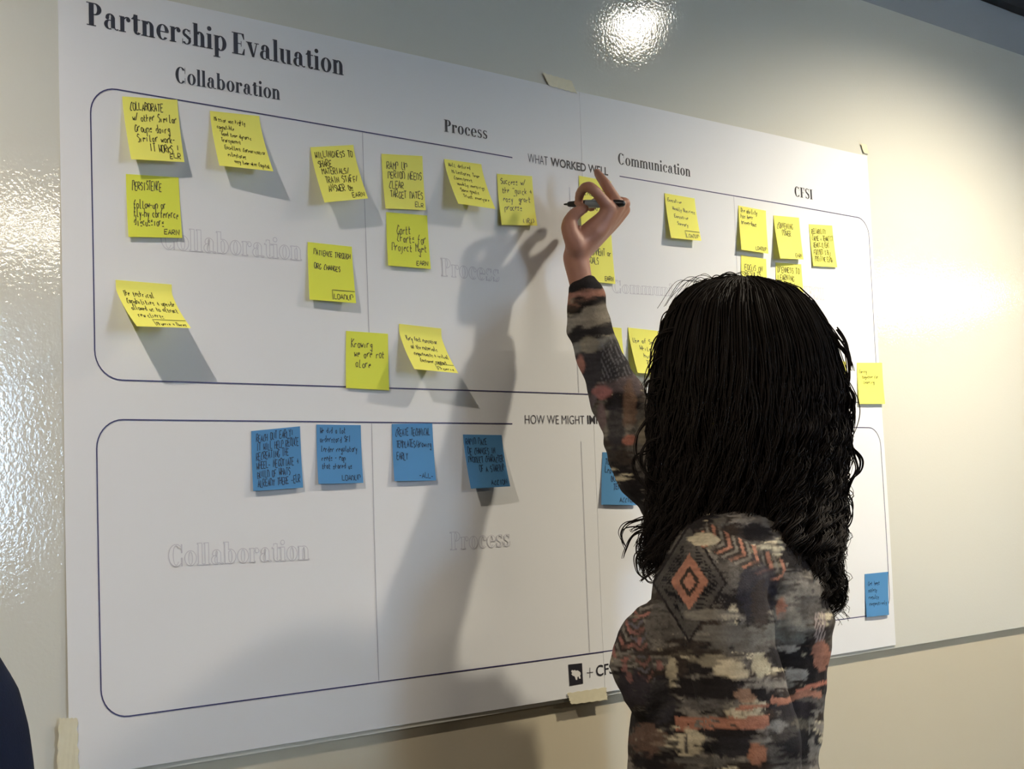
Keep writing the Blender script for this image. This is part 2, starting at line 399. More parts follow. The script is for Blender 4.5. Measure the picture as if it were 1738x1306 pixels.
def ghosted(text, a, b, cap_px):
    A = wall(*a); B = wall(*b); T = wall(a[0], a[1]-cap_px); H = T[2]-A[2]
    g = .00055/H
    pl, w = letters(text, g); place_poly(pl, w, (A[0], A[2]), (B[0], B[2]), H, MT['ghost'], 'outlined_heading', LAY)
    pl, w = letters(text, -g*.6); place_poly(pl, w, (A[0], A[2]), (B[0], B[2]), H, MT['paper'], 'outlined_heading_fill', LAY+.00005)
zt = (wall(147, 42)[2]+wall(580, 129)[2])/2
printed('Partnership Evaluation', (147, 42), (582, 129), 39, 'printed_title')
printed('Collaboration', (296, 140), (474, 171), 27)
printed('Process', (752, 224), (826, 237), 20.5)
printed('Communication', (1047, 279), (1170, 301), 19)
printed('CFSI', (1345, 334), (1377, 340), 17)
ghosted('Collaboration', (271, 422), (510, 443), 36)
ghosted('Process', (747, 469), (846, 479), 30)
ghosted('Communication', (1038, 497), (1205, 507), 21)
ghosted('CFSI', (1352, 505), (1397, 510), 20)
ghosted('Collaboration', (285, 962), (524, 950), 36)
ghosted('Process', (763, 934), (864, 927), 30)
def sans(text, a, b, cap_px, m, bold=0, name='printed_caption'):
    cu = bpy.data.curves.new('t', 'FONT'); cu.body = text; cu.size = 1; cu.offset = bold; cu.resolution_u = 4
    o = bpy.data.objects.new('t', cu); C.objects.link(o)
    dg = bpy.context.evaluated_depsgraph_get(); me = bpy.data.meshes.new_from_object(o.evaluated_get(dg)); bpy.data.objects.remove(o)
    n = len(me.vertices); co = np.empty(n*3); me.vertices.foreach_get('co', co); co = co.reshape(-1, 3)
    x0, x1 = co[:, 0].min(), co[:, 0].max(); h = co[:, 1].max()-co[:, 1].min(); y0 = co[:, 1].min()
    A = wall(*a); B = wall(*b); T = wall(a[0], a[1]-cap_px); H = T[2]-A[2]
    u = (co[:, 0]-x0)/(x1-x0); X = A[0]+(B[0]-A[0])*u; Z = A[2]+(B[2]-A[2])*u+(co[:, 1]-y0)/h*H
    new = np.stack([X, paper_y(X, Z)-LAY, Z], 1); me.vertices.foreach_set('co', new.ravel()); me.update()
    me.name = name; me.materials.clear(); me.materials.append(m)
    o = bpy.data.objects.new(name, me); C.objects.link(o); return adopt(o, poster)
sans('WHAT', (895, 276), (929, 281.5), 15, MT['capt'], -.012)
sans('WORKED WELL', (934, 282), (1031, 299), 14.5, MT['ink'], .022)
sans('HOW WE MIGHT', (888, 720), (990, 720.5), 15, MT['capt'], -.012)
sans('IMPROVE', (995, 720.5), (1052, 721), 15, MT['ink'], .022)
sans('CFSI', (1010, 1149), (1044, 1143), 19, MT['ink'], .012, 'printed_logo_text')
def poly_px(pts, m, name, lift=LAY):
    w = [wall(*p) for p in pts]; mb = MB(); mb.add([paper_pt(q[0], q[2], lift) for q in w], [tuple(range(len(pts)))]); return adopt(mb.obj(name, m), poster)
poly_px([(962, 1128.5), (985.5, 1126), (987, 1160.5), (964, 1164.5)], MT['ink'], 'logo_square')
lg = [(966.5,1140),(968,1137.5),(971,1138.5),(973,1137.5),(975,1139),(977.5,1138.2),(980,1139.5),(982.5,1141.5),(983,1145),(982,1147),(983,1152),(980.5,1152.5),(979,1148.5),(977.5,1149.5),(977,1154.5),(974.5,1154.2),(973.5,1150.5),(972,1148),(969.5,1147.6),(967,1144.5),(968.5,1143)]
poly_px(lg, MT['white'], 'logo_animal', LAY+.00008)
mb = MB()
for p, q in (((993.5, 1142.5), (1004.5, 1141.2)), ((999, 1133.5), (999, 1150.5))):
    a = wall(*p); b = wall(*q); ribbon(mb, [(a[0], a[2]), (b[0], b[2])], .0009, paper_pt)
adopt(mb.obj('plus_sign', MT['capt']), poster)

# masking tape pieces
def tape(pts, lab, name='masking_tape', off=.0048, wrinkle=.0003, ny=12):
    P = [wall(*p) for p in pts]; vs = []; nx = 14
    for i in range(nx+1):
        for j in range(ny+1):
            u, v = i/nx, j/ny
            q = (P[0]*(1-u)+P[1]*u)*(1-v)+(P[3]*(1-u)+P[2]*u)*v
            jag = .0012*math.sin(j*2.3) if i in (0, nx) else 0
            vs.append((q[0]+jag, float(paper_y(q[0], q[2]))-.0009-wrinkle*(1+math.sin(i*1.9+j*.7)), q[2]+.0006*math.sin(i*2.1)*(j in (0, ny))))
    k = len(vs); vs += [(x, y+.0004, z) for x, y, z in vs]; fs = []
    for i in range(nx):
        for j in range(ny):
            a = i*(ny+1)+j; fs.append((a, a+1, a+ny+2, a+ny+1)); fs.append((k+a, k+a+ny+1, k+a+ny+2, k+a+1))
    return tag(mesh_obj(name, vs, fs, MT['tape'], None, True), lab, 'tape')
tape([(919, 124), (968, 138), (977, 159), (930, 146)], 'pale masking tape holding the middle of the poster\'s top edge')
tape([(959, 1177), (1026, 1167), (1028, 1188), (966, 1196)], 'pale masking tape over the poster\'s bottom edge below the small black logo')
tape([(97, 1219), (128, 1219), (131, 1330), (92, 1330)], 'strip of masking tape on the poster\'s lower left corner')
tape([(1459, 244), (1469, 246), (1473, 262), (1464, 260)], 'small scrap of masking tape at the poster\'s upper right corner')

# ------------------------------------------------------------------ handwriting (single stroke letters; x 0-4, y 0-9, baseline 3, x-height 6)
G = {'A':'032943 1535','B':'0309 093848364606 364534330 3','C':'48392816040413334','D':'0309 09294744330 3','E':'490903 43 0636 0343','F':'4909 0903 0636',
'G':'4829170513334535','H':'0309 4943 0646','I':'2923','J':'394413031405','K':'0309 490643','L':'090343','M':'0309264943','N':'03094349','O':'1908051333454819',
'P':'0309394736 06','Q':'19080513334548 1935 43','R':'03093947360643','S':'4829180736453313 04','T':'0949 2923','U':'09041333 4449','V':'092349','W':'0913264349' ,'X':'0943 4903',
'Y':'092649 2623','Z':'09490343',
'a':'3616051333 3633','b':'0903 0516364533 03','c':'361605041333','d':'3933 36160504 1333','e':'053536160413 33','f':'39281713 0636','g':'361605143435 36301101','h':'0903 051636 33',
'i':'1613 1818','j':'2621 1001 2828','k':'0903 3604 0533','l':'191333','m':'0603 051625 23 253645 43','n':'0603 051636 33','o':'16051333453616','p':'0600 0516364533 03','q':'36160513 33 3630',
'r':'0603 04163637','s':'36160535 3303','t':'181333 0636','u':'06041333 3633','v':'062336','w':'0613253346','x':'0633 3603','y':'0623 3610','z':'06360333',
'0':'19051333453919','1':'2923','2':'0839460343','&':'43182937 0413 3345','+':'0545 2733',"'":'2928','"':'1918 3938','-':'0535','.':'1313','/':'0349',',':'2312','!':'2925 2323','(':'29152523','$':'4839061645330 3 2923',')':'19353513','#':'1913 3933 0747 0545','_':'0343'}
def strokes(ch):
    g = G.get(ch, G['o']); out = []
    for s in g.split():
        if len(s) < 4: 
            continue
        out.append([(int(s[i]), int(s[i+1])) for i in range(0, len(s)//2*2, 2)])
    return out
class Note:
    def __init__(s, q, lift, prof, mt):
        s.T0 = wall(*q[0], Y=-.0034); s.T1 = wall(*q[1], Y=-.0034)
        s.B1 = wall(*q[2], Y=-.0034-lift[1]); s.B0 = wall(*q[3], Y=-.0034-lift[0]); s.lift = lift; s.prof = prof
    def pr(s, t):
        if s.prof == 'crease': return np.clip((t-.16)/.84, 0, 1)**1.12
        if s.prof == 'gentle': return t**1.9
        return t**1.35
    def pt(s, u, t, off=0.0):
        top = s.T0*(1-u)+s.T1*u; bot = s.B0*(1-u)+s.B1*u
        q = top*(1-t)+bot*t; L = s.lift[0]*(1-u)+s.lift[1]*u
        if s.prof == 'crease':        # glued strip stays full length, the rest leans out
            q = top+(bot-top)*(t+.05*math.sin(t*math.pi))
        q[1] = float(paper_y(q[0], q[2]))-.0010-L*float(s.pr(np.float64(t)))-.0006*math.sin(math.pi*u)*t
        q[1] -= off; 
        return q
def write(mb, note, line, u0, t0, h, w, rs, wt, lean=.12, slope=0.0, aspect=.62):
    """h, w in fractions of the note; w = width for whole line"""
    n = max(len(line), 1); adv = w/n
    for k, ch in enumerate(line):
        if ch == ' ': continue
        hh = h*(1+rs.uniform(-.12, .12)); dx = rs.uniform(-.08, .08)*adv; dy = rs.uniform(-.1, .1)*h
        for s in strokes(ch):
            pts = []
            for (x, y) in s:
                uu = u0+k*adv+dx+(x/4*.78+(y-3)/6*lean)*adv+rs.uniform(-.03, .03)*adv
                tt = t0-(y-3)/6*hh+dy+slope*(k*adv)+rs.uniform(-.03, .03)*h
                pts.append((uu, tt))
            if len(pts) == 2 and pts[0] == pts[1]: pts[1] = (pts[0][0]+.01, pts[0][1])
            fp = [pts[0]]
            for a, b in zip(pts, pts[1:]): fp += [((a[0]+b[0])/2, (a[1]+b[1])/2), b]
            fp = [(min(max(u, .01), .985), min(max(t, .01), .985)) for u, t in fp]
            S = .076
            ribbon(mb, [(u*S, t*S) for u, t in fp], wt, lambda a, b: note.pt(a/S, b/S, .0003))
def fix_faces(o):
    pass
ALLNOTES = []
def sticky(q, lift, prof, colour, lines, label, top=.2, size=.11, pitch=.15, left=.1, indent=0, width=.8, sign='', box=False, wt=.0010, slope=0, mt=None, seed=1):
    nt = Note(q, lift, prof, colour); rs = random.Random(seed*31+5)
    nu, ns = 8, 16; vs = []; fs = []
    for b in (0, 1):
        for i in range(nu+1):
            for j in range(ns+1):
                vs.append(nt.pt(i/nu, j/ns, 0 if b == 0 else -.0003))
    K = (nu+1)*(ns+1); s = ns+1
    for i in range(nu):
        for j in range(ns):
            a = i*s+j; fs.append((a, a+1, a+s+1, a+s)); fs.append((K+a, K+a+s, K+a+s+1, K+a+1))
    for chain in ([i*s for i in range(nu+1)], [i*s+ns for i in range(nu+1)], list(range(s)), [nu*s+j for j in range(s)]):
        k0 = len(vs); vs += [vs[c] for c in chain]+[vs[K+c] for c in chain]; m_ = len(chain)
        for i in range(m_-1): fs.append((k0+i, k0+i+1, k0+m_+i+1, k0+m_+i))
    o = mesh_obj('sticky_note', vs, fs, MT[mt or colour], None, True)
    tag(o, label, 'sticky note', ('blue sticky notes in the lower frame' if colour == 'blue' else 'yellow sticky notes in the upper frame'))
    mb = MB(); mx = max([len(l) for l in lines]+[6])
    for k, l in enumerate(lines):
        t0 = top+k*pitch+(rs.uniform(-.01, .01)); u0 = left+indent*k+rs.uniform(-.015, .015)
        w = min(width*len(l)/mx*1.03, .96-u0)
        if l: write(mb, nt, l, u0, t0, size, w, rs, wt, slope=slope)
    if sign:
        w = min(.09*len(sign)*(.6 if len(sign) > 6 else .8), .55); write(mb, nt, sign, .95-w, .95, .085, w, rs, wt*.95)
        if box:
            S = .076; u0 = .92-w; pts = [(u0, .97), (u0, .80), (.985, .80)]
            mb2 = MB(); ribbon(mb2, [(a*S, b*S) for a, b in fine([(x, y) for x, y in pts], .05)], .0008, lambda a, b: nt.pt(a/S, b/S, .0007))
            mb2.obj('drawn_box', MT['marker']).parent = o
    if mb.v: w = mb.obj('handwriting', MT['bmarker' if colour == 'blue' else 'marker']); w.parent = o; w['kind'] = 'stuff'
    return o
Y = 'yellow'
sticky([(209,163),(302,169),(314,275),(224,270)], (.019,.014), 'mid', Y, ['COLLABORATE','w/ other Similar','Groups doing','Similar work-','   IT WORKS !'], 'yellow sticky note reading COLLABORATE with other similar groups, top left of the poster', .21,.12,.165,.1,.025,.86,'ELR', seed=1)
sticky([(215,295),(304,301),(310,404),(219,402)], (.004,.003), 'gentle', Y, ['PERSISTENCE','','follow-up on','fly-by conference','discussions'], 'yellow sticky note reading PERSISTENCE, directly below the COLLABORATE note', .25,.14,.14,.1,.005,.84,'EARN', seed=2, mt='yellow2')
sticky([(357,188),(440,197),(464,291),(373,281)], (.021,.029), 'mid', Y, ['Mission was highly','compatible.','"Good team dynamic','Transparent','Excellent Communication','milestones','  very team when Capital'], 'curling yellow sticky note with thin small script below the word Collaboration', .17,.075,.125,.06,.03,.8,'',wt=.0008, slope=.05, seed=3)
sticky([(197,475),(292,483),(325,557),(233,554)], (.047,.045), 'crease', Y, ['The technical','Capabilities + upside','allowed us to attract','new clients.'], 'sharply bent yellow note on the far left casting a long slanted shadow', .27,.11,.155,.09,.02,.86,'Phoenix + Dunes', True, slope=.03, seed=4)
sticky([(527,250),(600,246),(625,337),(551,344)], (.026,.027), 'mid', Y, ['WILLINGNESS TO','SHARE','MATERIALS/','TRAIN STAFF/','ANSWER Qs'], 'yellow note reading WILLINGNESS TO SHARE MATERIALS, touching the first column line', .2,.115,.155,.07,.03,.86,'EARN', slope=.02, seed=5)
sticky([(522,411),(597,419),(604,515),(525,509)], (.007,.009), 'mid', Y, ['PATIENCE THROUGH','','ORG CHANGES'], 'yellow note reading PATIENCE THROUGH ORG CHANGES, left of the first column line', .2,.09,.12,.12,0,.82,'LOADUP', True, slope=.03, seed=6, mt='yellow2')
sticky([(648,261),(717,265),(723,357),(655,354)], (.006,.004), 'gentle', Y, ['RAMP UP','PERIOD NEEDS','CLEAR','TARGET DATES'], 'yellow note reading RAMP UP PERIOD NEEDS CLEAR TARGET DATES, right of the first column line', .27,.13,.175,.12,.005,.84,'ELR', seed=7)
sticky([(656,360),(725,366),(731,457),(659,451)], (.004,.003), 'gentle', Y, ['  Gantt','  Charts for','Project Mgmt'], 'yellow note reading Gantt Charts for Project Mgmt, just under the RAMP UP note', .38,.16,.165,.1,0,.82,'EARN', seed=8, mt='yellow2')
sticky([(754,270),(817,279),(841,355),(778,346)], (.027,.027), 'mid', Y, ['Well defined','Milestones Team','Commitment','weekly meetings','Same goals','Trust everyone'], 'curling yellow note with thin script below the word Process', .15,.08,.135,.09,.03,.72,'',wt=.0008, slope=.04, seed=9)
sticky([(844,295),(904,299),(913,383),(852,382)], (.006,.006), 'gentle', Y, ['Success w/','the "quick +','easy" grant','process'], 'yellow note reading Success w/ the quick + easy grant process, left of the hand shadow', .2,.12,.165,.08,.02,.84,'(IRI)', seed=10)
sticky([(587,562),(658,567),(660,663),(587,659)], (.002,.002), 'gentle', Y, ['Knowing',' we are not',' alone'], 'flat greenish yellow note reading Knowing we are not alone, on the frame\'s bottom line', .27,.14,.17,.12,.01,.78, seed=11, mt='yellow2')
sticky([(677,550),(748,558),(777,634),(703,627)], (.031,.034), 'crease', Y, ['Very fast execution','of the materials','requirements + initial',' Customer support'], 'bent yellow note with small script right of the note reading Knowing we are not alone', .3,.095,.16,.13,.025,.82,'Phoenix', True, slope=.03, seed=12)
sticky([(984,298),(1038,308),(1043,391),(989,386)], (.003,.003), 'gentle', Y, ['','CREATE','','TEAM'], 'yellow note right behind the writing hand and pen', .2,.13,.15,.12,.01,.7,'ELR', seed=13)
sticky([(985,391),(1039,398),(1046,482),(992,477)], (.003,.003), 'gentle', Y, ['','ALIGNMENT on',' GOALS'], 'yellow note reading ALIGNMENT on GOALS, half hidden by the raised forearm', .3,.13,.16,.12,.01,.8,'EARN', seed=14)
sticky([(1128,328),(1179,337),(1191,409),(1140,404)], (.011,.011), 'mid', Y, ['Executive','  Weekly Business','  Executive','   Summary'], 'yellow note alone below the word Communication', .17,.08,.17,.08,.02,.86,'LOADUP', True, slope=.04, wt=.0009, seed=15)
sticky([(1253,349),(1299,358),(1304,431),(1259,424)], (.009,.007), 'mid', Y, ['The ability','has been','tremendous'], 'yellow note with three short lines, first of the three in the top row under CFSI', .14,.1,.13,.06,.01,.6,'LOADUP', seed=16)
sticky([(1312,366),(1355,370),(1363,441),(1324,439)], (.014,.008), 'mid', Y, ['CONVENING',' POWER'], 'yellow note reading CONVENING POWER, middle of the top row under CFSI', .3,.13,.15,.08,.1,.62,'EARN', seed=17)
sticky([(1372,381),(1412,383),(1421,454),(1380,452)], (.003,.003), 'gentle', Y, ['RELIABILITY','CAUSE + TENACITY','READY-CLIENT','FOCUSED & Biz','POSITIVE ELRW'], 'densely written yellow note, rightmost of the top row under CFSI', .22,.12,.165,.07,.01,.86, seed=18)
sticky([(1258,433),(1300,440),(1305,505),(1262,500)], (.004,.004), 'gentle', Y, ['','FOCUS ON','RESULTS'], 'yellow note reading FOCUS ON, partly behind the top of the hair', .2,.13,.16,.14,0,.7, seed=19)
sticky([(1316,446),(1359,449),(1366,520),(1320,517)], (.003,.003), 'gentle', Y, ['OPENNESS TO','LEARNING','MORE THAN'], 'yellow note reading OPENNESS TO LEARNING, partly behind the right of the head', .22,.13,.2,.06,.01,.84, seed=20)
sticky([(1008,552),(1056,557),(1063,628),(1014,625)], (.006,.006), 'gentle', Y, ['','SHARED','VISION'], 'yellow note mostly hidden by the sleeve of the raised arm', .2,.12,.16,.1,0,.6, seed=21)
sticky([(1067,556),(1118,562),(1131,637),(1083,633)], (.017,.014), 'mid', Y, ['Use of Self','  While we','   build','   Trust'], 'lifted yellow note between the raised arm and the dark hair', .32,.1,.16,.1,.02,.8, seed=22)
sticky([(1393,612),(1437,614),(1441,686),(1398,685)], (.003,.003), 'gentle', Y, ['',''], 'yellow note showing only its right edge behind the curls', .2,.1,.2,.1,0,.5, seed=23)
sticky([(1455,616),(1498,616),(1503,686),(1459,686)], (.004,.004), 'gentle', Y, ['Coming','  together for','  learning'], 'yellow note hanging over the frame\'s lower right corner, near the poster\'s right edge', .24,.08,.14,.06,.03,.72, seed=24, wt=.0008)
B = 'blue'
sticky([(427,732),(509,724),(515,828),(431,834)], (.004,.003), 'gentle', B, ['REACH OUT EARLY!','IT WILL HELP REDUCE','RECREATING THE','WHEEL- NEGOTIATE +','BUILD OF WHATS','ALREADY THERE -ELR'], 'densely written blue note, leftmost of the blue notes', .2,.12,.15,.08,0,.88, seed=25, slope=-.05)
sticky([(537,721),(612,722),(617,820),(541,822)], (.005,.004), 'gentle', B, ['We did a lot','understand SFI','lender regulatory','needs - map','that shared us'], 'blue note with joined script, second from the left below the middle line', .15,.1,.15,.06,.01,.8,'LOADUP', seed=26)
sticky([(665,720),(733,719),(740,816),(670,817)], (.004,.003), 'gentle', B, ['CREATE TECHNICAL','TEMPLATES/drawing','EARLY'], 'blue note reading CREATE TEMPLATES EARLY, right of the first column line', .2,.12,.21,.08,0,.88,'-ALL-', seed=27)
sticky([(785,738),(850,739),(865,826),(799,830)], (.016,.014), 'mid', B, ['RAPID PACE','OF CHANGES IN','PRODUCT CHARACTER','    OF A STARTUP'], 'blue note reading RAPID PACE OF CHANGES, with its lower end lifted', .19,.12,.17,.04,.015,.9,'ACCION', seed=28)
sticky([(1023,768),(1075,770),(1081,858),(1021,857)], (.003,.003), 'gentle', B, ['TOGETHER','Leads STRONG','  QUESTIONS','   TENURE'], 'blue note partly covered by the sleeve near the elbow', .22,.12,.16,.08,.02,.82,'ACCION', seed=29)
sticky([(1467,975),(1507,971),(1509,1044),(1471,1048)], (.003,.003), 'gentle', B, ['Get best','safety','results','respectively'], 'blue note alone at the lower right corner of the poster', .27,.09,.16,.12,.01,.75, seed=30)

# ------------------------------------------------------------------ pen
pen = empty('pen', tuple(at(957, 346, 2.195)))
tag(pen, 'slim dark marker pen held in the raised hand, tip towards the poster', 'pen')
pa, pb = at(958, 347, 2.195), at(1056, 345.5, 2.157)
def seg(a, b, t0, t1, r0, r1, name, m):
    mb = MB(); mb.tube([a+(b-a)*t0, a+(b-a)*(t0+t1)/2, a+(b-a)*t1], [r0, (r0+r1)/2, r1], 14); return adopt(mb.obj(name, m, None, True), pen)
seg(pa, pb, 0, .08, .0012, .0022, 'nib', MT['pend']); seg(pa, pb, .09, .38, .0042, .0062, 'grip', MT['pend'])
seg(pa, pb, .38, .82, .0062, .0062, 'barrel', MT['penb']); seg(pa, pb, .82, 1.0, .0064, .005, 'end_cap', MT['pend'])

# ------------------------------------------------------------------ the writing woman
CAMX, CAMUP, CAMB = RM[:, 0], RM[:, 1], RM[:, 2]
UP = np.array([0, 0, 1.0])
def horiz(v): v = np.array(v, float); v[2] = 0; return nrm(v)
FW = horiz(RM @ np.array([-.98, 0, -.20])); RT = np.cross(FW, UP)      # her facing and her right
AX = at(1238, 1000, 1.965)                                             # body axis
def L(f, r, z): q = AX+FW*f+RT*r; return np.array([q[0], q[1], z])
woman = empty('person', (float(AX[0]), float(AX[1]), 0))
tag(woman, 'person with long dark curly hair and patterned sweater writing with a raised right hand', 'person')
Zof = lambda py: float(at(1240, py, 1.965)[2])
# arm joints
SH_R = L(-.005, .165, 1.375)
EL_R = at(1108, 800, 2.055)
WR_R = at(977, 436, 2.155)
SH_L = L(.0, -.16, 1.335); EL_L = L(-.035, -.218, 1.09); WR_L = L(.04, -.185, .86); HD_L = L(.07, -.165, .78)
def hand_parts(mb):
    at = lambda x, y, z: AT(x, y, z+.03)
    w = WR_R
    mcp = [at(1036, 356, 2.125), at(1049, 348, 2.14), at(1058, 346, 2.16), at(1058, 356, 2.185)]
    for i, m in enumerate(mcp): mb.tube([at(979+i*3, 425, 2.115+.006*i), (w+m*2)/3+0*w, m], [.0165, .0145, .0115], 10)
    mb.tube([at(980, 415, 2.12), at(1010, 390, 2.125), at(1030, 370, 2.14)], [.019, .018, .014], 10)
    fs = [([mcp[0], at(1003, 318, 2.115), at(986, 326, 2.135), at(981, 347, 2.155)], [.0098, .0085, .0076, .0065]),
          ([mcp[1], at(1031, 318, 2.14), at(1021, 304, 2.15), at(1013, 292, 2.16)], [.010, .0088, .0078, .0062]),
          ([mcp[2], at(1030, 340, 2.175), at(1012, 342, 2.19), at(1003, 354, 2.19)], [.0098, .0085, .0076, .0064]),
          ([mcp[3], at(1036, 362, 2.20), at(1020, 366, 2.205), at(1014, 376, 2.20)], [.009, .0074, .0066, .0056])]
    for p, r in fs: mb.tube(p, r, 10)
    mb.tube([at(978, 418, 2.105), at(966, 388, 2.105), at(973, 366, 2.12), at(992, 354, 2.14)], [.015, .0125, .0100, .0078], 10)
def relaxed_hand(mb, w, h, fw, side):
    d = nrm(h-w); s = nrm(np.cross(d, side))
    mb.tube([w, h], [.021, .024], 10)
    for k in range(4):
        o = s*(k-1.5)*.017; a = h+o; ln = (.062, .072, .068, .054)[k]
        mb.tube([a, a+d*ln*.45+side*.004, a+d*ln*.75-side*.008, a+d*ln*.9-side*.02], [.0095, .0085, .0078, .0062], 8)
    b = w+d*.025-s*.018*1.0; mb.tube([b, b-s*.022+d*.02, b-s*.026+d*.052], [.012, .0105, .0075], 8)
HC = at(1258, 615, 1.985); HC[2] = 1.585
def head_parts(mb, HC, FW, RT, s=1.0):
    H = lambda f, r, z: HC+FW*f*s+RT*r*s+UP*z*s
    mb.ellipsoid(H(-.012, 0, .035), (FW*.093*s, RT*.073*s, UP*.088*s))
    mb.ellipsoid(H(.022, 0, -.03), (FW*.066*s, RT*.058*s, UP*.085*s))
    mb.ellipsoid(H(.055, 0, -.088), (FW*.028*s, RT*.03*s, UP*.022*s))
    mb.tube([H(.083, 0, .012), H(.098, 0, -.012), H(.104, 0, -.028)], [.007*s, .009*s, .012*s], 10)
    mb.tube([H(.083, -.022, -.062), H(.093, 0, -.062), H(.083, .022, -.062)], [.005*s, .0085*s, .005*s], 8)
    mb.tube([H(.077, -.05, .024), H(.087, -.02, .028), H(.087, .02, .028), H(.077, .05, .024)], [.006*s]*4, 8)
    for e in (-1, 1):
        mb.ellipsoid(H(-.01, e*.077, -.008), (FW*.018*s, RT*.007*s, UP*.031*s))
        mb.ellipsoid(H(.065, e*.036, -.035), (FW*.02*s, RT*.02*s, UP*.02*s))
    return H
body = MB()
HH = head_parts(body, HC, FW, RT)
body.tube([L(-.02, .0, 1.33), L(-.015, .0, 1.42), HC+FW*-.015-UP*.06], [.045, .050, .055], 16)
def ell(z, f, a, b, r=0, n=26): return [L(f+a*math.cos(t), r+b*math.sin(t), z) for t in np.linspace(0, 2*math.pi, n, endpoint=False)]
body.loft([ell(1.35, -.01, .035, .09), ell(1.315, 0, .07, .125), ell(1.25, 0, .10, .14), ell(1.12, 0, .095, .125), ell(1.0, 0, .10, .145), ell(.90, -.01, .115, .165), ell(.82, -.01, .09, .15)])
body.tube([SH_R, (SH_R+EL_R)/2-UP*.01, EL_R, at(1062, 705, 2.085), at(1022, 615, 2.115), at(1000, 548, 2.135), at(988, 490, 2.145), WR_R], [.042, .038, .033, .028, .024, .020, .0175, .0195], 14); hand_parts(body)
body.tube([SH_L-UP*.02, EL_L, WR_L], [.038, .036, .024], 14); relaxed_hand(body, WR_L, HD_L, FW, RT)
for e in (-1, 1): body.tube([L(-.01, e*.085, .86), L(.005, e*.09, .48), L(-.02, e*.09, .12), L(-.02, e*.09, .05)], [.085, .055, .038, .04], 14); body.tube([L(-.03, e*.09, .035), L(.12, e*.1, .03)], [.032, .028], 12)
bo = remeshed(body, 'body', MT['skin'], .0042, 3); adopt(bo, woman)
for e in (-1, 1):
    m = MB(); m.ellipsoid(HH(.073, e*.032, .002), (FW*.0125, RT*.0125, UP*.0115), 14, 8); eo = adopt(m.obj('eye', MT['eye'], None, True), woman)
    m = MB(); m.ellipsoid(HH(.0835, e*.032, .002), (FW*.003, RT*.0055, UP*.0055), 10, 6); adopt(m.obj('iris', MT['iris'], None, True), woman)

# sweater
sw = MB()
sw.loft([ell(1.400, -.012, .055, .10), ell(1.388, -.012, .072, .135), ell(1.36, -.012, .092, .160), ell(1.31, -.012, .112, .168), ell(1.25, -.012, .124, .166), ell(1.19, .004, .128, .160),
         ell(1.13, .014, .127, .152), ell(1.08, .018, .125, .150), ell(1.02, .018, .125, .156), ell(.95, -.005, .128, .172), ell(.88, -.01, .136, .182)])
for e in (-1, 1): sw.ellipsoid(L(.078, e*.070, 1.205), (FW*.074, RT*.072, UP*.086))
sw.tube([SH_L+RT*.01-UP*.010, L(-.008, -.192, 1.235), EL_L, L(.02, -.20, .90)], [.055, .057, .052, .036], 20)
sw.tube([L(-.03, .0, 1.36), SH_L+UP*-.025], [.05, .055], 16)
sw.tube([L(-.02, .0, 1.37), SH_R], [.05, .058], 16)
sw.tube([SH_R, (SH_R+EL_R)/2-UP*.01, EL_R, at(1062, 705, 2.085), at(1022, 615, 2.115), at(1000, 548, 2.135), at(994, 500, 2.143)],
        [.062, .060, .052, .0405, .0345, .0315, .0275], 20)
def wr(co):
    px, py = proj(co)
    n = vnoise(px/46+py/90, py/38, 1.3)+.5*vnoise(px/19, py/21+px/60, 4.2)
    return (n-.75)*.0075
so = remeshed(sw, 'sweater', None, .0030, 5, wr)
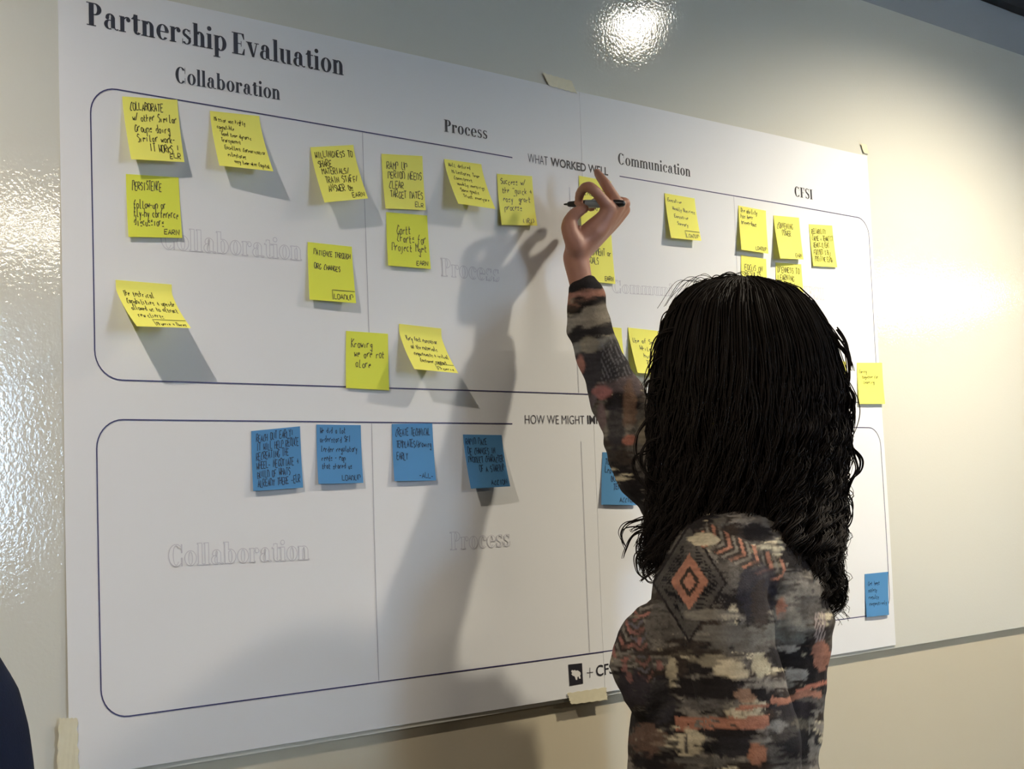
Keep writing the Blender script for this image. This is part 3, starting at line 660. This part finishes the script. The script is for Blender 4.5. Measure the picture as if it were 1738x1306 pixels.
def ikat(me):
    n = len(me.vertices); co = np.empty(n*3); me.vertices.foreach_get('co', co); co = co.reshape(-1, 3)
    X, Yp = proj(co)
    c = lambda *a: np.array(srgb(*a))
    DK, BR, GR, LG, CR, CO, SL = c(36, 32, 32), c(56, 48, 42), c(92, 87, 80), c(126, 119, 108), c(186, 174, 146), c(162, 112, 90), c(58, 62, 72)
    col = np.zeros((n, 3))+GR
    def mixc(mask, C2): 
        nonlocal col
        m = np.clip(mask, 0, 1)[:, None]; col = col*(1-m)+C2*m
    sstep = lambda a, lo, hi: np.clip((a-lo)/(hi-lo), 0, 1)
    fineh = vnoise(X/26, Yp/2.6, 9)                     # horizontal knit streaks
    big = vnoise(X/62, Yp/34, 2)+.35*(fineh-.5)
    big2 = vnoise(X/48, Yp/26, 17)+.3*(fineh-.5)
    big3 = vnoise(X/70, Yp/40, 31)+.3*(fineh-.5)
    mixc(sstep(big, .52, .60), DK); mixc(sstep(big2, .62, .70), BR); mixc(sstep(big3, .72, .79), LG); mixc(sstep(vnoise(X/40, Yp/30, 55)+.3*(fineh-.5), .84, .9), CR)
    mixc(.5*sstep(vnoise(X/5, Yp/3, 3), .55, .8), DK)
    body_ = (Yp > 860)
    # ---- diamond on the upper arm
    cx, cy = 1170, 990
    dx = (X-cx); dy = (Yp-cy); d = np.abs(dx)/46+np.abs(dy)/74
    dark = (d < 1.32)*body_; mixc(dark*.75, c(72, 68, 64))
    tick = (np.abs(((Yp/5.2) % 1)-.5) < .22)*(d > .62)*(d < 1.1)*(np.abs(dx) > 10); mixc(tick*body_*1.0, c(28, 26, 28))
    d1 = np.abs(dx)/32+np.abs(dy+2)/48; mixc((d1 < 1)*body_*.95, CO); mixc((d1 < .56)*body_, BR); mixc((d1 < .34)*body_, CO)
    mixc((np.abs(d-1.34) < .05)*body_, DK)
    # ---- chevrons over the shoulder top and the front
    def chev(x0, y0, x1, y1, w, per, colr, alt, k):
        t = np.array([x1-x0, y1-y0], float); Ln = np.hypot(*t); t /= Ln
        s = (X-x0)*t[0]+(Yp-y0)*t[1]; q = -(X-x0)*t[1]+(Yp-y0)*t[0]
        inside = (s > 0)*(s < Ln)*(np.abs(q) < w); ph = ((s+np.abs(q)*k)/per) % 2
        nn = vnoise(X/9, Yp/6, x0); mixc(inside*body_*.7, BR); mixc(inside*(ph < .55)*body_*np.clip(nn*2.2, .15, .9), colr); mixc(inside*(ph > 1.0)*(ph < 1.5)*body_*np.clip(nn*1.8, .1, .8), alt)
    chev(1190, 905, 1330, 975, 21, 13, CO, LG, .9)
    chev(1095, 1020, 1050, 1120, 16, 14, c(146, 98, 86), LG, 1.0)
    chev(1078, 1050, 1100, 1160, 13, 13, c(122, 86, 78), c(96, 92, 96), .9)
    # ---- patches
    def blob(x, y, rx, ry, C2, st=1.0, ns=.8):
        dd = ((X-x)/rx)**2+((Yp-y)/ry)**2; mixc(sstep(1-dd+ns*2.2*(.6*vnoise(X/20, Yp/3, x*.1+y)+.4*vnoise(X/9, Yp/11, x+y)-.5), -.1, .2)*body_*st, C2)
    blob(1195, 915, 28, 11, CR); blob(1285, 905, 30, 16, DK); blob(1285, 1005, 34, 52, c(44, 42, 48), .85)
    blob(1205, 1045, 60, 10, c(128, 122, 110), .7); blob(1250, 1080, 60, 26, c(104, 100, 92), .9); blob(1290, 1030, 16, 40, BR, .7)
    blob(1140, 1140, 10, 34, CR, .9); blob(1150, 1108, 80, 7, BR, .9); blob(1210, 1122, 46, 9, c(150, 140, 118), .6)
    blob(1240, 1140, 30, 20, CR); blob(1292, 1132, 15, 20, c(168, 158, 132)); blob(1205, 1168, 68, 22, DK); blob(1265, 1182, 20, 13, c(150, 118, 94), .9)
    blob(1200, 1196, 60, 10, c(84, 80, 76), .8); blob(1290, 1176, 16, 10, DK)
    for k in range(3):
        y = 1221+k*9-(X-1150)*.02*k; mixc((np.abs(Yp-y) < 3.3)*(X > 1146)*(X < 1305)*body_*(vnoise(X/16, Yp/3, k) > .22), CO)
    mixc((np.abs(Yp-(1204-(X-1250)*.12)) < 3.2)*(X > 1248)*(X < 1306)*body_, CO)
    mixc((np.abs(Yp-(1230-(X-1215)*.14)) < 3.6)*(X > 1215)*(X < 1306)*body_, CO)
    blob(1215, 1246, 90, 9, DK); blob(1172, 1262, 24, 26, CR); blob(1165, 1266, 3, 18, GR); blob(1240, 1268, 50, 18, c(44, 42, 44)); blob(1286, 1280, 15, 22, c(158, 110, 84)); blob(1190, 1292, 60, 6, c(92, 88, 82))
    blob(1340, 1065, 40, 30, c(102, 100, 92), .9); blob(1326, 1035, 10, 18, CO, .9); blob(1340, 1052, 20, 16, LG, .8); blob(1335, 1112, 34, 20, DK); blob(1335, 1102, 22, 6, c(150, 142, 130), .9)
    blob(1395, 1115, 16, 26, CO); blob(1352, 1146, 20, 11, c(158, 150, 138)); blob(1350, 1205, 46, 14, c(44, 40, 42)); blob(1345, 1245, 40, 34, c(42, 40, 40), .8); blob(1320, 1232, 18, 10, c(130, 126, 118), .9)
    mixc((np.abs(Yp-(1190-(X-1310)*.16+4*np.sin(X/11))) < 6)*(X > 1308)*(X < 1395)*.95, CO); mixc((np.abs(Yp-(1172-(X-1355)*.28)) < 3)*(X > 1350)*(X < 1408), c(180, 116, 94))
    mixc((X > 1372)*(Yp > 1205)*sstep(vnoise(X/7, Yp/9, 6), .5, .66), LG)
    mixc((np.abs(X-1391+.02*(Yp-1100)) < 9)*(Yp > 1040)*(Yp < 1090)*(np.abs(((X+Yp*.3)/5 % 1)-.5) < .3), c(150, 136, 128))
    blob(1100, 1255, 30, 26, c(96, 74, 62), .85); blob(1075, 1170, 28, 32, c(52, 46, 52), .85); blob(1120, 1190, 26, 40, c(48, 46, 50), .8)
    for (x, y) in ((1060, 1135), (1068, 1150), (1040, 1100), (1120, 1130), (1085, 1090)): blob(x, y, 5, 9, c(140, 98, 90), .8)
    # ---- the raised sleeve: bands across it
    arm = (Yp < 860)*(X < 1180)
    t = np.array([.30, .954]); s = (X-992)*t[0]+(Yp-485)*t[1]
    wob = 26*(vnoise(X/20, Yp/24, 8)-.5)+7*(fineh-.5)
    for s0, s1, C2 in ((-20, 9, DK), (9, 24, c(150, 108, 92)), (24, 36, DK), (36, 62, c(132, 126, 116)), (62, 88, c(44, 42, 44)), (88, 112, c(122, 122, 118)), (112, 170, c(56, 54, 58)), (170, 196, c(88, 78, 80))):
        mixc(arm*sstep(s+wob, s0-3, s0+3)*sstep(-(s+wob), -s1-3, -s1+3), C2)
    lead = arm*(X-992-(Yp-485)*.3)
    for (x, y, rx, ry, C2) in ((1000, 585, 16, 14, c(134, 128, 114)), (985, 620, 9, 16, c(160, 112, 100)), (970, 525, 12, 9, BR), (1022, 665, 18, 13, c(150, 100, 96)), (1040, 610, 22, 40, c(52, 52, 56)), (1045, 720, 16, 46, c(46, 44, 48)), (1068, 690, 13, 40, c(112, 88, 72)), (1068, 748, 12, 10, c(156, 100, 84)), (1100, 735, 18, 28, c(128, 118, 100)), (1020, 710, 8, 26, c(112, 92, 92)), (1100, 790, 12, 24, c(90, 84, 78))):
        dd = ((X-x)/rx)**2+((Yp-y)/ry)**2; mixc(arm*sstep(1-dd+.7*(vnoise(X/12, Yp/7, x)-.5), -.2, .4)*.85, C2)
    lines = (np.abs((((X-Yp*.42)/6.5) % 1)-.5) < .12)*(s > 95)*(s < 170)*arm*(X > 1020); mixc(lines*.5, c(128, 126, 132))
    col = col*(.84+.30*vnoise(X/3.1, Yp/2.2, 77)[:, None])*(.80+.40*fineh[:, None])
    at_ = me.color_attributes.new('print', 'FLOAT_COLOR', 'POINT')
    at_.data.foreach_set('color', np.concatenate([col, np.ones((n, 1))], 1).ravel().astype(np.float32))
ikat(so.data)
ms = mat('printed_knit', (.2, .2, .2), .9, .15, bump=.5, bscale=420, dist=.0012)
nt = ms.node_tree; at_n = nt.nodes.new('ShaderNodeVertexColor'); at_n.layer_name = 'print'; nt.links.new(at_n.outputs[0], nt.nodes['Principled BSDF'].inputs['Base Color'])
so.data.materials.clear(); so.data.materials.append(ms); adopt(so, woman)
# trousers, shoes
tr = MB(); tr.loft([ell(.99, -.005, .112, .155), ell(.92, -.01, .125, .172), ell(.84, -.01, .12, .172), ell(.80, -.01, .1, .16)])
for e in (-1, 1): tr.tube([L(-.01, e*.085, .86), L(.0, e*.09, .48), L(-.02, e*.09, .13), L(-.02, e*.09, .08)], [.092, .066, .056, .056], 16)
adopt(remeshed(tr, 'trousers', MT['trouser'], .010, 3), woman)
for e in (-1, 1):
    m = MB(); m.tube([L(-.035, e*.09, .05), L(.04, e*.093, .045), L(.13, e*.1, .036)], [.046, .046, .033], 14)
    m.v = [(x, y, max(z, .002)) for x, y, z in m.v]; adopt(m.obj('shoe', MT['shoe'], None, True), woman)

# ------------------------------------------------------------------ hair
YK = np.array([466, 474, 488, 510, 540, 580, 630, 680, 730, 790, 850, 900, 950, 1000, 1045, 1080])
XLk = np.array([1262, 1212, 1180, 1154, 1138, 1124, 1114, 1108, 1106, 1110, 1110, 1100, 1086, 1088, 1098, 1105])
XRk = np.array([1264, 1306, 1344, 1368, 1390, 1411, 1424, 1432, 1436, 1430, 1426, 1424, 1422, 1426, 1430, 1430])
HDk = np.array([.003, .045, .068, .090, .108, .120, .128, .132, .134, .132, .128, .122, .112, .100, .09, .08])
ZH = 1.985
def env(phi, py, rho):
    xl, xr, hd = np.interp(py, YK, XLk), np.interp(py, YK, XRk), np.interp(py, YK, HDk)
    x = (xl+xr)/2+(xr-xl)/2*rho*np.cos(phi)
    return x, ZH-hd*rho*np.sin(phi)          # sin>0: towards the camera side
core = MB(); rings = []
for py in (468, 474, 488, 510, 540, 580, 630, 680, 730, 790, 840, 880):
    rr = .93 if py < 800 else .88; rings.append([at(*(lambda e: (e[0], py+4, e[1]))(env(t, py, rr))) for t in np.linspace(0, 2*math.pi, 36, endpoint=False)])
core.loft(rings)
core.tube([at(1160, 840, 1.98), at(1140, 910, 1.97), at(1118, 965, 1.965)], [.045, .028, .008], 14)
core.tube([at(1380, 820, 1.975), at(1380, 920, 1.95), at(1388, 1000, 1.945), at(1396, 1024, 1.945)], [.030, .026, .022, .010], 14)
core.tube([at(1340, 850, 1.95), at(1362, 950, 1.92), at(1385, 1005, 1.915)], [.04, .024, .012], 14)
hc = remeshed(core, 'hair_mass', MT['hair'], .006, 4, lambda co: (vnoise(proj(co)[0]/9, proj(co)[1]/60, 3)-.5)*.010)
adopt(hc, woman)
SV = []; SF = []; vcount = 0
def strand(P, r0, r1=.0003, n=3):
    """P: (k,3) array"""
    global vcount
    k = len(P); d = np.gradient(P, axis=0); d /= np.linalg.norm(d, axis=1)[:, None]+1e-9
    a = np.cross(d, CAMB+.01); a /= np.linalg.norm(a, axis=1)[:, None]+1e-9; b = np.cross(d, a)
    t = np.linspace(0, 1, k); r = (r0*(1-t**2)+r1*t**2)[:, None]
    V = np.stack([P+r*(a*math.cos(q)+b*math.sin(q)) for q in np.linspace(0, 2*math.pi, n, endpoint=False)], 1).reshape(-1, 3)
    i = np.arange(k-1)[:, None]*n; j = np.arange(n)[None, :]; j2 = (j+1) % n
    Fq = np.stack([i+j, i+j2, i+n+j2, i+n+j], -1).reshape(-1, 4)+vcount
    SV.append(V); SF.append(Fq); vcount += len(V)
rh = np.random.default_rng(5)
def path(phi, y0, y1, rho, wave, amp, ph, ph2, k, drift=0.0, clump=(0, 0), tail=0.0, dz=0.0):
    t = np.linspace(0, 1, k); py = y0+(y1-y0)*t
    x, z = env(phi+drift*t, py, rho)
    A = amp*np.clip((py-560)/260, .05, 1.25)
    s = (py-466)*.00078
    w = 2*math.pi*s/wave
    x = x+(A*np.sin(w+ph)+clump[0]*(1-.55*t)+tail*t**3)*1270
    zz = z-dz*np.clip((py-840)/100, 0, 1)+(A*.8*np.cos(w+ph2)+clump[1]*(1-.55*t))
    P = CAM+(RM @ np.stack([x-CX, -(py+A*600*np.cos(w*1.0+ph)*.35-CY), -F_PX*np.ones(k)])).T*zz[:, None]/F_PX
    return P
def cluster(phi, y0, y1, rho, nst, wave, amp, dz=0.0):
    ph = rh.uniform(0, 6.28); ph2 = ph+rh.uniform(-.8, .8); drift = rh.uniform(-.12, .12)
    for s in range(nst):
        cl = rh.normal(0, .0045, 2)
        strand(path(phi, y0+rh.uniform(-1, 8), y1+rh.uniform(-30, 12), rho*rh.uniform(.985, 1.01), wave, amp*rh.uniform(.85, 1.15), ph+rh.normal(0, .16), ph2, 44, drift, cl, 0.0, dz), rh.uniform(.0007, .0012), .0003)
for c in range(560):
    phi = rh.uniform(-.45, math.pi+.45) if rh.random() < .85 else rh.uniform(0, 2*math.pi)
    cs = math.cos(phi); y0 = 468+rh.random()*45
    y1 = rh.uniform(820, 975) if cs < -.5 else rh.uniform(900, 1045) if cs > .4 else rh.uniform(820, 925)
    cluster(phi, y0, y1, rh.uniform(.88, 1.0), 9, rh.uniform(.075, .12), rh.uniform(.004, .010))
for c in range(210): cluster(rh.uniform(.05, 1.15), rh.uniform(560, 780), rh.uniform(955, 1052), rh.uniform(.86, 1.0), 9, rh.uniform(.042, .07), rh.uniform(.006, .011), rh.uniform(.0, .045))
for c in range(60): cluster(rh.uniform(2.3, 3.4), rh.uniform(560, 760), rh.uniform(890, 985), rh.uniform(.84, .98), 8, rh.uniform(.045, .07), rh.uniform(.006, .011))
hair = mesh_obj('hair', [(0, 0, 0)]*0, [], MT['hair']) if False else None
# free curls that leave the outline: hand-placed image paths, each a lock of several strands
def lock(pts, Z, nst=5, r=.0012, spread=.0022, wob=.002):
    P = np.array(pts, float); m = len(P)
    # catmull-rom
    Q = []
    for i in range(m-1):
        p0, p1, p2, p3 = P[max(i-1, 0)], P[i], P[i+1], P[min(i+2, m-1)]
        for t in np.linspace(0, 1, 9)[:-1]: Q.append(.5*((2*p1)+(-p0+p2)*t+(2*p0-5*p1+4*p2-p3)*t*t+(-p0+3*p1-3*p2+p3)*t**3))
    Q.append(P[-1]); Q = np.array(Q); k = len(Q)
    for s in range(nst):
        off = rh.normal(0, spread, 3); tt = np.linspace(0, 1, k)[:, None]; ph = rh.uniform(0, 6.28)
        zz = Z+wob*2*np.sin(np.linspace(0, 9, k)+ph)
        W = np.array([at(q[0], q[1], z) for q, z in zip(Q, zz)])+off*(1-.5*tt)*(.35+1.3*np.abs(np.sin(np.linspace(0, 5, k)+ph)))[:, None]
        strand(W, r*rh.uniform(.7, 1.2), .0004)
LK = [
 ([(1150,840),(1120,878),(1090,882),(1064,890),(1054,908),(1062,928)], 1.96), ([(1160,860),(1125,900),(1098,902),(1074,910),(1062,935),(1058,948)], 1.95),
 ([(1150,870),(1128,912),(1100,930),(1080,945),(1082,972),(1096,984)], 1.95), ([(1160,880),(1138,930),(1112,945),(1092,960),(1098,985),(1118,990)], 1.94),
 ([(1170,880),(1148,920),(1130,955),(1105,972),(1088,985)], 1.94), ([(1150,830),(1125,862),(1108,858),(1096,842)], 1.97),
 ([(1140,880),(1118,895),(1088,896),(1070,904)], 1.955), ([(1165,870),(1146,900),(1130,930),(1124,965),(1108,980)], 1.93),
 ([(1150,720),(1108,760),(1080,775),(1078,800),(1098,830),(1120,850)], 1.95), ([(1140,680),(1108,700),(1085,730),(1078,765),(1090,800)], 1.94),
 ([(1145,640),(1110,645),(1098,665),(1112,690),(1100,712)], 1.93), ([(1150,600),(1115,612),(1098,640),(1092,655)], 1.94), ([(1160,560),(1125,570),(1108,600),(1102,640)], 1.93),
 ([(1150,520),(1128,545),(1118,585),(1100,625)], 1.94), ([(1190,490),(1160,505),(1136,540),(1126,570)], 1.95), ([(1150,650),(1118,668),(1100,672),(1118,684)], 1.93),
 ([(1140,740),(1100,752),(1088,780),(1104,812),(1128,822)], 1.93), ([(1150,785),(1112,800),(1096,812),(1104,832)], 1.95),
 ([(1400,560),(1420,585),(1436,600),(1440,640),(1438,668),(1448,700),(1444,735)], 1.97), ([(1405,600),(1432,640),(1450,690),(1446,735),(1436,760)], 1.96),
 ([(1420,740),(1446,760),(1460,778),(1458,800),(1440,820),(1428,845)], 1.96), ([(1410,700),(1440,735),(1450,770),(1456,795),(1446,815),(1434,850),(1424,880)], 1.95),
 ([(1415,820),(1440,845),(1446,870),(1436,892),(1420,880),(1428,862)], 1.95), ([(1400,830),(1424,850),(1430,880),(1412,905),(1420,930),(1408,955)], 1.94),
 ([(1405,870),(1432,888),(1424,920),(1404,930),(1416,955)], 1.94), ([(1400,880),(1405,920),(1402,938),(1420,948),(1436,945)], 1.94),
 ([(1400,930),(1424,960),(1420,985),(1430,1010),(1416,1028)], 1.93), ([(1405,950),(1430,975),(1434,1000),(1424,1022),(1410,1012)], 1.93),
 ([(1395,960),(1415,990),(1436,1012),(1430,1032),(1415,1040)], 1.92), ([(1380,960),(1400,1000),(1404,1030),(1416,1048)], 1.92), ([(1370,950),(1390,1000),(1392,1035),(1402,1040)], 1.92),
 ([(1372,510),(1400,548),(1422,582),(1440,606),(1446,630)], 1.97), ([(1240,480),(1222,472),(1204,480),(1190,496)], 1.97), ([(1262,476),(1240,466),(1218,474),(1196,492)], 1.97), ([(1300,474),(1330,486),(1360,512),(1384,548)], 1.95),
 ([(1420,560),(1438,590),(1442,625),(1434,655)], 1.96), ([(1425,640),(1446,670),(1444,700),(1434,720)], 1.96)]
for pts, Z in LK: lock(pts, Z)
for _ in range(110):      # fine flyaways along the outline
    side = rh.choice([-1, 1]); ya = rh.uniform(500, 900); x0 = np.interp(ya, YK, XLk if side < 0 else XRk)-side*22
    pts = [(x0, ya)]; 
    for q in range(5): pts.append((x0+side*(14+rh.uniform(-12, 22)), ya+(q+1)*rh.uniform(12, 24)))
    lock(pts, 1.95+rh.uniform(-.02, .04), 1, .00045, .002)
for _ in range(26):
    a = rh.uniform(1180, 1330); lock([(a, 478), (a-rh.uniform(10, 40), 470+abs(a-1262)*.12-rh.uniform(0, 6)), (a-rh.uniform(40, 80), 486+abs(a-1290)*.35)], 1.97, 1, .0005, .002)
V = np.concatenate(SV); Fq = np.concatenate(SF)
me = bpy.data.meshes.new('curls'); me.vertices.add(len(V)); me.vertices.foreach_set('co', V.ravel())
me.loops.add(len(Fq)*4); me.loops.foreach_set('vertex_index', Fq.ravel().astype(np.int32))
me.polygons.add(len(Fq)); me.polygons.foreach_set('loop_start', np.arange(0, len(Fq)*4, 4, dtype=np.int32)); me.polygons.foreach_set('loop_total', np.full(len(Fq), 4, dtype=np.int32))
me.update(calc_edges=True); me.validate(); me.polygons.foreach_set('use_smooth', [True]*len(me.polygons)); me.materials.append(MT['hair'])
ho = bpy.data.objects.new('hair_curls', me); C.objects.link(ho); adopt(ho, woman); ho['kind'] = 'stuff'

# ------------------------------------------------------------------ the person at the left edge, mostly outside the frame
FW2 = np.array([.25, .968, 0]); FW2 = horiz(FW2); RT2 = np.cross(FW2, UP)
A2 = at(15, 1200, 1.30)-RT2*.215; A2[2] = 0
SHZ = 1.335
def K(f, r, z): q = A2+FW2*f+RT2*r; return np.array([q[0], q[1], z])
p2 = empty('person', (float(A2[0]), float(A2[1]), 0))
tag(p2, 'standing person in a dark navy top, only a shoulder showing at the left edge', 'person')
def ell2(z, f, a, b, n=24): return [K(f+a*math.cos(t), b*math.sin(t), z) for t in np.linspace(0, 2*math.pi, n, endpoint=False)]
b2 = MB(); HC2 = K(.02, 0, 1.50); head_parts(b2, HC2, FW2, RT2)
b2.tube([K(-.01, 0, 1.26), K(0, 0, 1.34), HC2-UP*.06], [.06, .05, .055], 14)
b2.loft([ell2(1.27, 0, .06, .13), ell2(1.2, 0, .09, .15), ell2(1.0, 0, .1, .14), ell2(.84, 0, .11, .16), ell2(.76, 0, .09, .14)])
for e in (-1, 1):
    b2.tube([K(0, e*.165, SHZ-.06), K(-.02, e*.2, 1.0), K(.05, e*.19, .80)], [.04, .036, .024], 12); relaxed_hand(b2, K(.05, e*.19, .80), K(.07, e*.185, .73), FW2, RT2*(-e))
    b2.tube([K(0, e*.085, .80), K(0, e*.09, .45), K(-.01, e*.09, .06)], [.08, .052, .036], 12); b2.tube([K(-.03, e*.09, .035), K(.12, e*.1, .03)], [.032, .028], 12)
adopt(remeshed(b2, 'body', MT['skin'], .006, 3), p2)
t2 = MB(); t2.loft([ell2(1.305, -.01, .06, .085), ell2(SHZ-.005, -.01, .075, .13), ell2(SHZ-.04, -.01, .10, .165), ell2(1.15, 0, .118, .172), ell2(1.0, 0, .115, .158), ell2(.82, 0, .13, .178)])
for e in (-1, 1): t2.tube([K(0, e*.05, SHZ-.055), K(0, e*.158, SHZ-.062), K(-.01, e*.185, 1.12), K(-.02, e*.205, 1.0), K(.04, e*.195, .82)], [.05, .06, .057, .05, .036], 18)
adopt(remeshed(t2, 'pullover', MT['navy'], .007, 5), p2)
l2 = MB(); l2.loft([ell2(.88, 0, .12, .165), ell2(.78, 0, .12, .17), ell2(.74, 0, .1, .15)])
for e in (-1, 1): l2.tube([K(0, e*.085, .80), K(0, e*.09, .45), K(-.01, e*.09, .1)], [.09, .066, .056], 14)
adopt(remeshed(l2, 'trousers', MT['trouser'], .01, 3), p2)
for e in (-1, 1):
    m = MB(); m.tube([K(-.035, e*.09, .05), K(.04, e*.093, .045), K(.13, e*.1, .036)], [.046, .046, .033], 14)
    m.v = [(x, y, max(z, .002)) for x, y, z in m.v]; adopt(m.obj('shoe', MT['shoe'], None, True), p2)
h2 = MB(); h2.ellipsoid(HC2+FW2*-.022+UP*.045, (FW2*.095, RT2*.083, UP*.092)); h2.ellipsoid(HC2+FW2*-.06+UP*-.01, (FW2*.055, RT2*.075, UP*.08))
adopt(remeshed(h2, 'hair', MT['hair'], .006, 3, lambda co: (vnoise(co[:, 0]*90, co[:, 1]*90, 5)-.5)*.004), p2)
